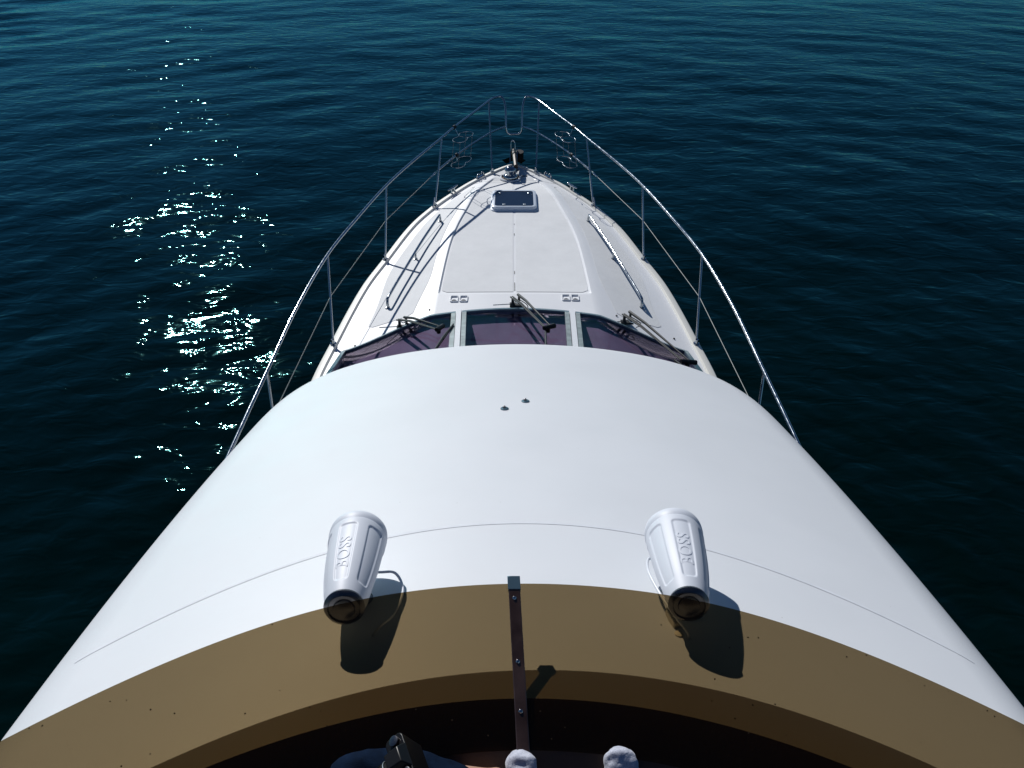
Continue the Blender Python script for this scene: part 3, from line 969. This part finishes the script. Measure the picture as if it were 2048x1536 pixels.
for a in (.5, 2.6, 4.7):
    build(MB().tube([(.82, 4.42, 2.0), (.82 + .19 * math.cos(a), 4.42 + .10 * math.sin(a), 2.0 + .15 * math.sin(a))], .009, 6), 'spoke', 'steel', wheel)
build(MB().add([(-1.4, 4.6, 1.15), (1.4, 4.6, 1.15), (1.4, -3.3, 1.15), (-1.4, -3.3, 1.15)], [(0, 3, 2, 1)]), 'cabin_floor', 'cabin_dark', yacht, 0)
for x in (-.75, .75):
    st = build(MB().box((x, 3.65, 1.5), (.62, .5, .7)), 'cabin_seat', 'cabin_dark', yacht, bevel=.05)
    build(MB().box((x, 3.38, 1.95), (.62, .14, .5)), 'seat_back', 'cabin_dark', st, bevel=.05)

# ------------------------------------------------------------------ wipers
def make_wiper(base, knots, blade, label):
    """base: foot on the deck ahead of the glass; knots: the far ends of the two arms."""
    B = Vector(base)
    z0 = B.z
    w = MB()
    w.lathe([(.022, -.01), (.020, .02), (.014, .03), (.012, .07), (.016, .085), (.0, .09)], B, (0, .15, 1), 12)
    w.lathe([(.022, -.01), (.020, .02), (.012, .03), (.010, .08), (.013, .092), (.0, .094)], B + Vector((.055, .03, -.005)), (0, .15, 1), 12)
    w.box(B + Vector((.028, .015, .004)), (.11, .05, .02))
    o = build(w, 'wiper', 'wiper', yacht, 45, label=label)
    heads = [B + Vector((-.004, .0, .088)), B + Vector((.052, .03, .092))]
    for k, (h, e) in enumerate(zip(heads, knots)):
        e = Vector(e)
        d = (e - h)
        side = d.cross(Vector((0, 0, 1))).normalized()
        if k == 0:
            for off in (-.009, .009):
                build(MB().tube([h + side * off - d.normalized() * .02, h + d * .3 + side * off * .9 + Vector((0, 0, .018)), e + side * off * .5], [.0075, .006, .0045], 8), 'wiper_arm', 'wiper', o)
            build(MB().tube([h + Vector((0, 0, .0)), h + d * .12 + Vector((0, 0, -.02)), h + d * .26 + Vector((0, 0, .012))], .0045, 8), 'arm_spring', 'wire', o)
        else:
            build(MB().tube([h - d.normalized() * .02, h + d * .25 + Vector((0, 0, .016)), e], [.013, .011, .0055], 8), 'wiper_arm', 'wiper', o)
    k0 = (Vector(knots[0]) + Vector(knots[1])) / 2
    kb = MB().tube([Vector(knots[0]) + Vector((-.015, 0, 0)), Vector(knots[1]) + Vector((.035, .0, .0))], [.017, .020], 10)
    kb.lathe([(.016, -.03), (.020, 0), (.014, .03)], k0 + Vector((.0, -.01, -.01)), (0, .3, 1), 10)
    build(kb, 'arm_joint', 'black', o)
    # washer jet tube reaching to port
    build(MB().tube([B + Vector((-.0, .01, .015)), B + Vector((-.175, .0 - .02, .022))], .0045, 6), 'washer_tube', 'wire', o)
    a, b = Vector(blade[0]), Vector(blade[1])
    build(MB().tube([a, lerp(a, b, .5) + Vector((0, 0, .012)), b], [.006, .009, .006], 8), 'blade_frame', 'wiper', o)
    up_ = Vector((0, .3, -.95)) * .016
    build(MB().tube([a + up_, b + up_], .0045, 6), 'blade_rubber', 'rubber', o)
    for t in (.12, .5, .88):
        q = lerp(a, b, t); build(MB().tube([q, q + up_], .0055, 6), 'blade_clip', 'wiper', o)
    # hose curl
    c = B + Vector((.10, -.05, .03))
    build(MB().tube(curve_pts([B + Vector((.05, .02, .06)), c + Vector((.02, 0, .02)), c + Vector((.03, -.03, -.0)), c + Vector((-.01, -.05, -.005))], 4), .004, 6), 'washer_hose', 'rubber', o)
L_ = lambda s, t, l: ws_pt(s, t, l)
def on_glass(x, y, lift):
    best = None
    for s in np.linspace(-1, 1, 81):
        for t in np.linspace(0, 1, 41):
            q = ws_pt(s, t); d = (q.x - x) ** 2 + (q.y - y) ** 2
            if best is None or d < best[0]: best = (d, s, t)
    return ws_pt(best[1], best[2], lift)
make_wiper((-.018, 5.665, float(deck_z(0, 5.66)) + .006), (on_glass(.235, 4.86, .06), on_glass(.268, 4.93, .06)), (on_glass(.245, 5.0, .03), on_glass(.205, 4.30, .03)), 'wiper parked at the middle windscreen pane')
make_wiper((-1.00, 5.44, float(deck_z(1.0, 5.44)) + .006), (on_glass(-.615, 4.88, .06), on_glass(-.585, 4.98, .06)), (on_glass(-.50, 5.12, .03), on_glass(-.59, 4.40, .03)), 'wiper folded across the port windscreen pane')
make_wiper((.955, 5.50, float(deck_z(.96, 5.5)) + .006), (on_glass(1.27, 4.60, .06), on_glass(1.33, 4.66, .06)), (on_glass(1.24, 4.72, .03), on_glass(1.33, 4.05, .03)), 'wiper lying along the edge of the starboard windscreen pane')

# ------------------------------------------------------------------ helm bench and step
build(MB().box((.0, .07, 3.57), (2.1, 1.50, .16)), 'helm_pad', 'pad', yacht, bevel=.02)
build(MB().box((.0, -1.2, 3.08), (2.5, 4.2, .06)), 'flybridge_floor', 'gel', yacht, bevel=.01)
build(MB().box((.0, .06, 3.29), (2.06, 1.4, .38)), 'helm_base', 'gel', yacht, bevel=.02)
for sx in (-1, 1):
    build(MB().box((sx * 1.42, -1.6, 3.28), (.12, 3.8, .62)), 'flybridge_side', 'gel', yacht, bevel=.04)
mb = MB()
mb.box((.105, .815, 3.702), (.23, .065, .012))
for k in range(5): mb.box((.105, .789 + .013 * k, 3.7095), (.225, .006, .004))
build(mb, 'foot_plate', 'alu', yacht, bevel=.001)

# ------------------------------------------------------------------ loudspeakers
LS = 1.10
def speaker_r(l):
    return float(SPK(l))
SPK = cr([0, .02, .06, .12, .19, .25, .285, .287, .295, .315, .322], [.052, .057, .0655, .0745, .0815, .0855, .0868, .0852, .0885, .0885, .083])
def make_speaker(rear, front, cable, label, group, roll):
    A = Vector(rear); Bq = Vector(front)
    ax = (Bq - A).normalized()
    root = empty('marine_speaker', tuple(A), label, 'speaker', group)
    up = Vector((0, 0, 1)); X = ax.cross(up).normalized(); Y = X.cross(ax).normalized()
    rot = roll
    NA = 216; ls = list(np.linspace(0, .284, 96)) + [.2855, .287, .289, .295, .308, .317, .322]
    V = []
    per = 2 * PI / 6
    for l in ls:
        for k in range(NA):
            a = 2 * PI * k / NA
            r = speaker_r(l)
            u = ((a - rot + per / 2) % per) - per / 2            # angle inside its panel
            half = R(19.5)
            cx_ = (half - abs(u)) * r; cl = min(l - .035, .262 - l)
            d = min(cx_, cl)
            if cx_ < .012 and cl < .012 and cx_ > 0 and cl > 0:
                d = .012 - math.hypot(.012 - cx_, .012 - cl)
            r -= .0035 * float(sstep(0, .0045, d))
            V.append(A + ax * l * LS + (X * math.cos(a) + Y * math.sin(a)) * r)
    f = [(i * NA + k, (i + 1) * NA + k, (i + 1) * NA + (k + 1) % NA, i * NA + (k + 1) % NA) for i in range(len(ls) - 1) for k in range(NA)]
    body = build(MB().add(V, f), 'speaker_body', 'white_plastic', root, 50)
    L = .322 * LS
    build(MB().lathe([(.083, 0), (.078, .004), (.05, .012), (.0, .016)], A + ax * L, ax, 40), 'grille', 'white_plastic', root)
    # dark chrome cap and back light ring
    build(MB().lathe([(.053, .004), (.055, -.004), (.050, -.012), (.043, -.015), (.041, -.010), (.0, -.012)], A, ax, 40), 'rear_ring', 'chrome_dark', root)
    build(MB().lathe([(.030, -.010), (.028, -.015), (.012, -.018), (.0, -.018)], A, ax, 30), 'rear_cap', 'chrome_dark', root)
    # embossed lettering, running up the panel that faces the helm
    cu = bpy.data.curves.new('lettering', 'FONT')
    cu.body = 'BOSS'; cu.size = .052; cu.extrude = .0007; cu.bevel_depth = .0006; cu.bevel_resolution = 1
    cu.space_character = 1.12; cu.align_x = 'CENTER'; cu.align_y = 'CENTER'; cu.resolution_u = 5
    to = bpy.data.objects.new('lettering_tmp', cu); COL.objects.link(to)
    bpy.context.view_layer.update()
    me = bpy.data.meshes.new_from_object(to.evaluated_get(bpy.context.evaluated_depsgraph_get()))
    bpy.data.objects.remove(to); 
    vs = []
    for v in me.vertices:
        # text x runs along the body, text y across it
        l = .140 + v.co.x * .98
        r = speaker_r(l) - .0035
        a = rot + per * tpanel + (v.co.y) / r
        vs.append(A + ax * l * LS + (X * math.cos(a) + Y * math.sin(a)) * (r + v.co.z + .0001))
    mb = MB(); mb.add(vs, [tuple(p.vertices) for p in me.polygons])
    build(mb, 'lettering', 'white_plastic', body, 60)
    # bracket to the roof
    c = A + ax * .15
    foot = Vector((c.x, c.y + .01, float(roof_z(c.x, c.y + .01))))
    build(MB().tube([foot, c - Vector((0, 0, .07))], [.030, .022], 16), 'mount_post', 'chrome_dark', root)
    build(MB().lathe([(.045, 0), (.045, .006), (.034, .012)], foot, (0, .34, .94), 24), 'mount_foot', 'chrome_dark', root)
    build(MB().tube(curve_pts(cable, 8), .0042, 8), 'speaker_cable', 'white_cable', root)
    return root
tpanel = 0
def rz(x, y, h): return (x, y, float(roof_z(x, y)) + h)
tpanel = 0
make_speaker((-.472, 1.212, 3.800), (-.508, 1.637, 3.670),
             [(-.49, 1.35, 3.80), rz(-.44, 1.45, .05), rz(-.385, 1.46, .03), rz(-.35, 1.38, .02), rz(-.36, 1.27, .02), rz(-.385, 1.215, .03), rz(-.41, 1.20, .0)],
             'white loudspeaker on the left of the roof, its cable loop in its shadow', 'loudspeakers on the cabin roof', R(100))
make_speaker((.448, 1.222, 3.800), (.484, 1.647, 3.672),
             [(.45, 1.39, 3.80), rz(.425, 1.475, .08), rz(.396, 1.49, .07), rz(.383, 1.42, .07), rz(.400, 1.32, .06), rz(.425, 1.24, .05), rz(.455, 1.20, .02), rz(.46, 1.19, .0)],
             'white loudspeaker on the right of the roof, cable loop sticking out beside it in sun', 'loudspeakers on the cabin roof', R(86))
# cable clip and cable gland on the roof next to the right speaker
c = Vector(rz(.432, 1.262, .016))
build(MB().box(c, (.028, .058, .032), Matrix.Rotation(R(14), 3, 'Z')), 'cable_connector', 'beige', yacht, bevel=.004)
build(MB().lathe([(.013, 0), (.013, .004), (.006, .006)], rz(.436, 1.205, 0), (0, .34, .94), 16), 'cable_gland', 'beige', yacht)

# ------------------------------------------------------------------ person sitting at the upper helm
def skin_mesh(name, verts, edges, radii, sub=2, root=0):
    me = bpy.data.meshes.new(name + '_tmp')
    me.from_pydata(verts, edges, []); me.update()
    o = bpy.data.objects.new(name + '_tmp', me); COL.objects.link(o)
    o.modifiers.new('skin', 'SKIN')
    if not me.skin_vertices: pass
    sv = me.skin_vertices[0].data if me.skin_vertices else None
    if sv is None:
        return None
    for i, r in enumerate(radii):
        sv[i].radius = r if isinstance(r, tuple) else (r, r)
        sv[i].use_root = (i == root)
    s = o.modifiers.new('sub', 'SUBSURF'); s.levels = sub; s.render_levels = sub
    bpy.context.view_layer.update()
    m2 = bpy.data.meshes.new_from_object(o.evaluated_get(bpy.context.evaluated_depsgraph_get()))
    bpy.data.objects.remove(o)
    return m2
def limb(chains):
    """chains: list of [(point, radius), ...]; shared points join the chains."""
    V, Rr, E_, key = [], [], [], {}
    for ch in chains:
        prev = None
        for q, r in ch:
            k = tuple(round(a, 4) for a in q)
            if k not in key:
                key[k] = len(V); V.append(q); Rr.append(r)
            i = key[k]
            if prev is not None: E_.append((prev, i))
            prev = i
    return V, E_, Rr
def from_mesh(me, name, mat, parent):
    me.materials.clear(); me.materials.append(M[mat]); me.name = name
    me.polygons.foreach_set('use_smooth', [True] * len(me.polygons))
    o = bpy.data.objects.new(name, me); COL.objects.link(o); own(o, parent); return o
def add_skin_layer(me):
    pass
# skin_vertices appear only once a Skin modifier evaluates a mesh with the layer: use bmesh to create it
import bmesh
def skin_build(name, chains, mat, parent, sub=2, root=0):
    V, E_, Rr = limb(chains)
    bm = bmesh.new()
    lay = bm.verts.layers.skin.verify()
    vs = [bm.verts.new(v) for v in V]
    for v, r in zip(vs, Rr):
        v[lay].radius = r if isinstance(r, tuple) else (r, r)
    vs[root][lay].use_root = True
    for a, b in E_: bm.edges.new((vs[a], vs[b]))
    me = bpy.data.meshes.new(name); bm.to_mesh(me); bm.free()
    o = bpy.data.objects.new(name + '_tmp', me); COL.objects.link(o)
    o.modifiers.new('skin', 'SKIN')
    s = o.modifiers.new('sub', 'SUBSURF'); s.levels = sub; s.render_levels = sub
    bpy.context.view_layer.update()
    m2 = bpy.data.meshes.new_from_object(o.evaluated_get(bpy.context.evaluated_depsgraph_get()))
    bpy.data.objects.remove(o)
    if parent == 'raw': return m2
    return from_mesh(m2, name, mat, parent)

person = empty('person', (-.02, .28, 3.58), 'person in navy jeans and pale socks, one leg folded, behind the tinted screen', 'person')
pel = (-.02, .31, 3.70)
hipL, hipR = (-.11, .37, 3.69), (.07, .37, 3.69)
kneeL, ankL = (-.40, .797, 3.760), (-.065, .797, 3.705)
kneeR, ankR = (.44, .56, 3.72), (.215, .665, 3.650)
def hand(w, sx):
    """wrist point w; palm and fingers lie forward on the thigh."""
    W = Vector(w); ch = []
    palm = W + Vector((sx * .004, .045, -.008))
    ch.append([(tuple(W), (.022, .016)), (tuple(palm), (.034, .013))])
    for k, (dx, ln) in enumerate(((-.028, .062), (-.010, .074), (.009, .070), (.026, .055))):
        b = palm + Vector((dx * .8, .030, 0))
        ch.append([(tuple(palm), (.034, .013)), (tuple(b), .0095), (tuple(b + Vector((dx * .1, ln * .5, -.004))), .0085), (tuple(b + Vector((dx * .12, ln * .95, -.020))), .0072)])
    t0 = W + Vector((-sx * .026, .02, -.004))
    ch.append([(tuple(W), (.022, .016)), (tuple(t0), .011), (tuple(t0 + Vector((-sx * .016, .03, -.006))), .0095), (tuple(t0 + Vector((-sx * .018, .054, -.014))), .008)])
    return ch
head = (-.02, .17, 4.46)
chains = [
    [(pel, (.13, .10)), ((-.02, .20, 3.86), (.125, .095)), ((-.02, .17, 4.05), (.14, .10)), ((-.02, .15, 4.18), (.13, .085)), ((-.02, .14, 4.255), (.064, .062)), ((-.02, .15, 4.31), (.058, .060)), ((-.02, .165, 4.37), (.074, .086)), ((-.02, .165, 4.45), (.080, .098)), ((-.02, .16, 4.525), (.064, .078))],
    [(pel, (.13, .10)), (hipL, .085), (tuple(lerp(hipL, kneeL, .5)), .070), (kneeL, .054), (tuple(lerp(kneeL, ankL, .35)), .052), (tuple(lerp(kneeL, ankL, .75)), .036), (ankL, .033), ((-.040, .812, 3.695), .034)],
    [(pel, (.13, .10)), (hipR, .085), (tuple(lerp(hipR, kneeR, .5)), .070), (kneeR, .054), (tuple(lerp(kneeR, ankR, .35)), .052), (tuple(lerp(kneeR, ankR, .75)), .036), (ankR, .033), ((.217, .71, 3.665), .034)],
]
for sx, c0 in ((-1, -.02), (1, -.02)):
    sh = (c0 + sx * .175, .14, 4.17); el = (c0 + sx * .245, .10, 3.90); wr = (c0 + sx * .20, .325, 3.815)
    chains.append([((-.02, .15, 4.18), (.13, .085)), (sh, .052), (tuple(lerp(sh, el, .5)), .044), (el, .037), (tuple(lerp(el, wr, .5)), .034), (wr, (.022, .016))])
    chains += hand(wr, sx)
body = skin_build('body', chains, 'skin', person)
# face: nose, eyes, mouth and ears grown out of small pieces of the same skin
fx, fy, fz = -.02, .165, 4.425
build(MB().tube([(fx, fy + .088, fz + .022), (fx, fy + .103, fz + .002), (fx, fy + .104, fz - .010)], [.007, .011, .012], 10), 'nose', 'skin', body)
for sx in (-1, 1):
    build(MB().lathe([(.0, -.010), (.008, -.006), (.011, 0), (.008, .006), (0, .010)], (fx + sx * .030, fy + .084, fz + .022), (0, 1, 0), 12), 'eye', 'sock', body)
    build(MB().lathe([(.0, -.006), (.017, -.002), (.022, 0), (.017, .004), (0, .006)], (fx + sx * .076, fy - .005, fz + .005), (1, 0, 0), 12), 'ear', 'skin', body)
build(MB().tube([(fx - .022, fy + .084, fz - .034), (fx, fy + .090, fz - .035), (fx + .022, fy + .084, fz - .034)], [.003, .005, .003], 8), 'mouth', plain('lip', (.30, .12, .10), .5), body)
hv = []
mbh = MB()
for i in range(12):
    for k in range(28):
        a = 2 * PI * k / 28; t = i / 11 * R(108 - 38 * max(0, math.sin(a)))
        hv.append((fx + .084 * math.sin(t) * math.cos(a), fy - .008 + .102 * math.sin(t) * math.sin(a), fz + .035 + .088 * math.cos(t) * (1 if t < PI / 2 else 1.1) + .012))
mbh.add(hv, [(i * 28 + k, i * 28 + (k + 1) % 28, (i + 1) * 28 + (k + 1) % 28, (i + 1) * 28 + k) for i in range(11) for k in range(28)])
build(mbh, 'hair', 'hair', person, 180)
# clothing
tr = [
    [((-.02, .23, 3.83), (.150, .118)), (pel, (.152, .120)), (hipL, .100), (tuple(lerp(hipL, kneeL, .5)), .083), (kneeL, .064), (tuple(lerp(kneeL, ankL, .35)), .062), (tuple(lerp(kneeL, ankL, .68)), .050), (tuple(lerp(kneeL, ankL, .90)), .042)],
    [(pel, (.148, .118)), (hipR, .100), (tuple(lerp(hipR, kneeR, .5)), .083), (kneeR, .064), (tuple(lerp(kneeR, ankR, .35)), .062), (tuple(lerp(kneeR, ankR, .9)), .046)],
]
jm = skin_build('jeans', tr, 'denim', 'raw', 3)
for v in jm.vertices:    # folds
    p = v.co
    d = noise.noise(Vector((p.x * 9, p.y * 22, p.z * 14))) * .012 + noise.noise(p * 45) * .004
    v.co = p + v.normal * d
from_mesh(jm, 'jeans', 'denim', person)
tee = [
    [((-.02, .30, 3.70), (.165, .135)), ((-.02, .25, 3.78), (.158, .128)), ((-.02, .20, 3.88), (.143, .112)), ((-.02, .17, 4.05), (.156, .116)), ((-.02, .15, 4.19), (.14, .094)), ((-.02, .142, 4.25), (.07, .068))],
]
for sx in (-1, 1):
    sh = (-.02 + sx * .175, .14, 4.17); el = (-.02 + sx * .245, .10, 3.90)
    tee.append([((-.02, .15, 4.19), (.14, .094)), (sh, .066), (tuple(lerp(sh, el, .55)), .060)])
tm = skin_build('t_shirt', tee, 'shirt', 'raw', 2)
for v in tm.vertices: v.co = v.co + v.normal * (noise.noise(v.co * 12) * .008)
from_mesh(tm, 't_shirt', 'shirt', person)
def sock(ank, mid, ball, toe, seed):
    ch = [[(ank, .036), (tuple(lerp(ank, mid, .5)), (.037, .034)), (mid, (.039, .032)), (ball, (.043, .030)), (toe, (.034, .024))]]
    m = skin_build('sock', ch, 'sock', 'raw', 3)
    for v in m.vertices:
        p = v.co + Vector((seed, 0, 0))
        v.co = v.co + v.normal * (noise.noise(Vector((p.x * 26, p.y * 55, p.z * 40))) * .0055 + noise.noise(p * 110) * .0018)
    return from_mesh(m, 'sock', 'sock', person)
sock((-.046, .785, 3.680), (-.012, .800, 3.672), (-.004, .838, 3.695), (-.003, .866, 3.722), 0)
sock((.215, .690, 3.645), (.222, .765, 3.668), (.222, .832, 3.712), (.216, .866, 3.745), 3)

person.location += Vector((0, -.032, .070))     # up on to the pad

# ------------------------------------------------------------------ camera resting on the folded leg
def make_stills_camera():
    c = Vector((-.238, .742, 3.908))
    root = empty('digital_camera', tuple(c), 'black digital camera with lens, resting on the folded leg in navy jeans', 'camera')
    Rm = Matrix.Rotation(R(-62), 3, 'Z') @ Matrix.Rotation(R(28), 3, 'X') @ Matrix.Rotation(R(-10), 3, 'Y')
    P = lambda x, y, z: c + Rm @ Vector((x, y, z))      # x width, y lens axis, z height
    m = MB(); m.prism(rrect(.118, .045, .012, 4), -.038, .036, lambda q: P(q.x, q.y, q.z))
    body = build(m, 'camera_body', 'black', root, 40, bevel=.002)
    m = MB(); m.prism(rrect(.034, .060, .013, 4), -.037, .034, lambda q: P(q.x + .052, q.y - .012, q.z))
    build(m, 'grip', 'rubber', body, 40)
    m = MB(); m.add([P(-.028, -.02, .036), P(.028, -.02, .036), P(.028, .022, .036), P(-.028, .022, .036), P(-.016, -.022, .058), P(.016, -.022, .058), P(.018, .012, .056), P(-.018, .012, .056)],
                    [(0, 1, 5, 4), (1, 2, 6, 5), (2, 3, 7, 6), (3, 0, 4, 7), (4, 5, 6, 7)])
    build(m, 'viewfinder_hump', 'black', body, 30, bevel=.002)
    for x, y, r, h in ((.048, -.024, .0065, .046), (.036, .008, .010, .045), (-.044, .002, .011, .044), (.056, .006, .004, .041)):
        build(MB().lathe([(r, .034), (r, h - .001), (r * .8, h)], c, Rm @ Vector((0, 0, 1)), 18).__class__().lathe([(r, .034), (r, h - .001), (r * .7, h)], P(x, y, 0), Rm @ Vector((0, 0, 1)), 18), 'dial', 'chrome_dark', body)
    ax = Rm @ Vector((0, -1, 0))
    o = P(-.008, -.022, -.002)
    lens = build(MB().lathe([(.033, 0), (.033, .012), (.031, .014), (.031, .020), (.034, .022), (.034, .050), (.032, .052), (.035, .058), (.036, .080), (.033, .084), (.030, .084), (.028, .074)], o, ax, 40, cap=False), 'lens', 'rubber', root, 40)
    build(MB().lathe([(.0345, .0205), (.0355, .0215), (.0345, .0225)], o, ax, 40, cap=False), 'lens_ring', 'alu', lens)
    build(MB().lathe([(.0362, .062), (.0368, .064), (.0362, .066)], o, ax, 40, cap=False), 'lens_ring', 'alu', lens)
    for k in range(36):
        a = 2 * PI * k / 36
        X = ax.cross(Vector((0, 0, 1))).normalized(); Y = ax.cross(X)
        q = o + (X * math.cos(a) + Y * math.sin(a)) * .0342
        build(MB().tube([q + ax * .028, q + ax * .048], .0009, 4), 'grip_rib', 'black', lens, 0)
    build(MB().lathe([(.028, .074), (.015, .078), (.0, .079)], o, ax, 30), 'front_glass', 'navy_glass', lens)
    # strap hanging over the leg
    s = [P(.055, 0, .03), P(.075, .01, .0), P(.08, .0, -.05), P(.05, .03, -.085)]
    build(MB().tube(curve_pts(s, 6), .006, 6, flat=.3), 'strap', 'rubber', root)
make_stills_camera()
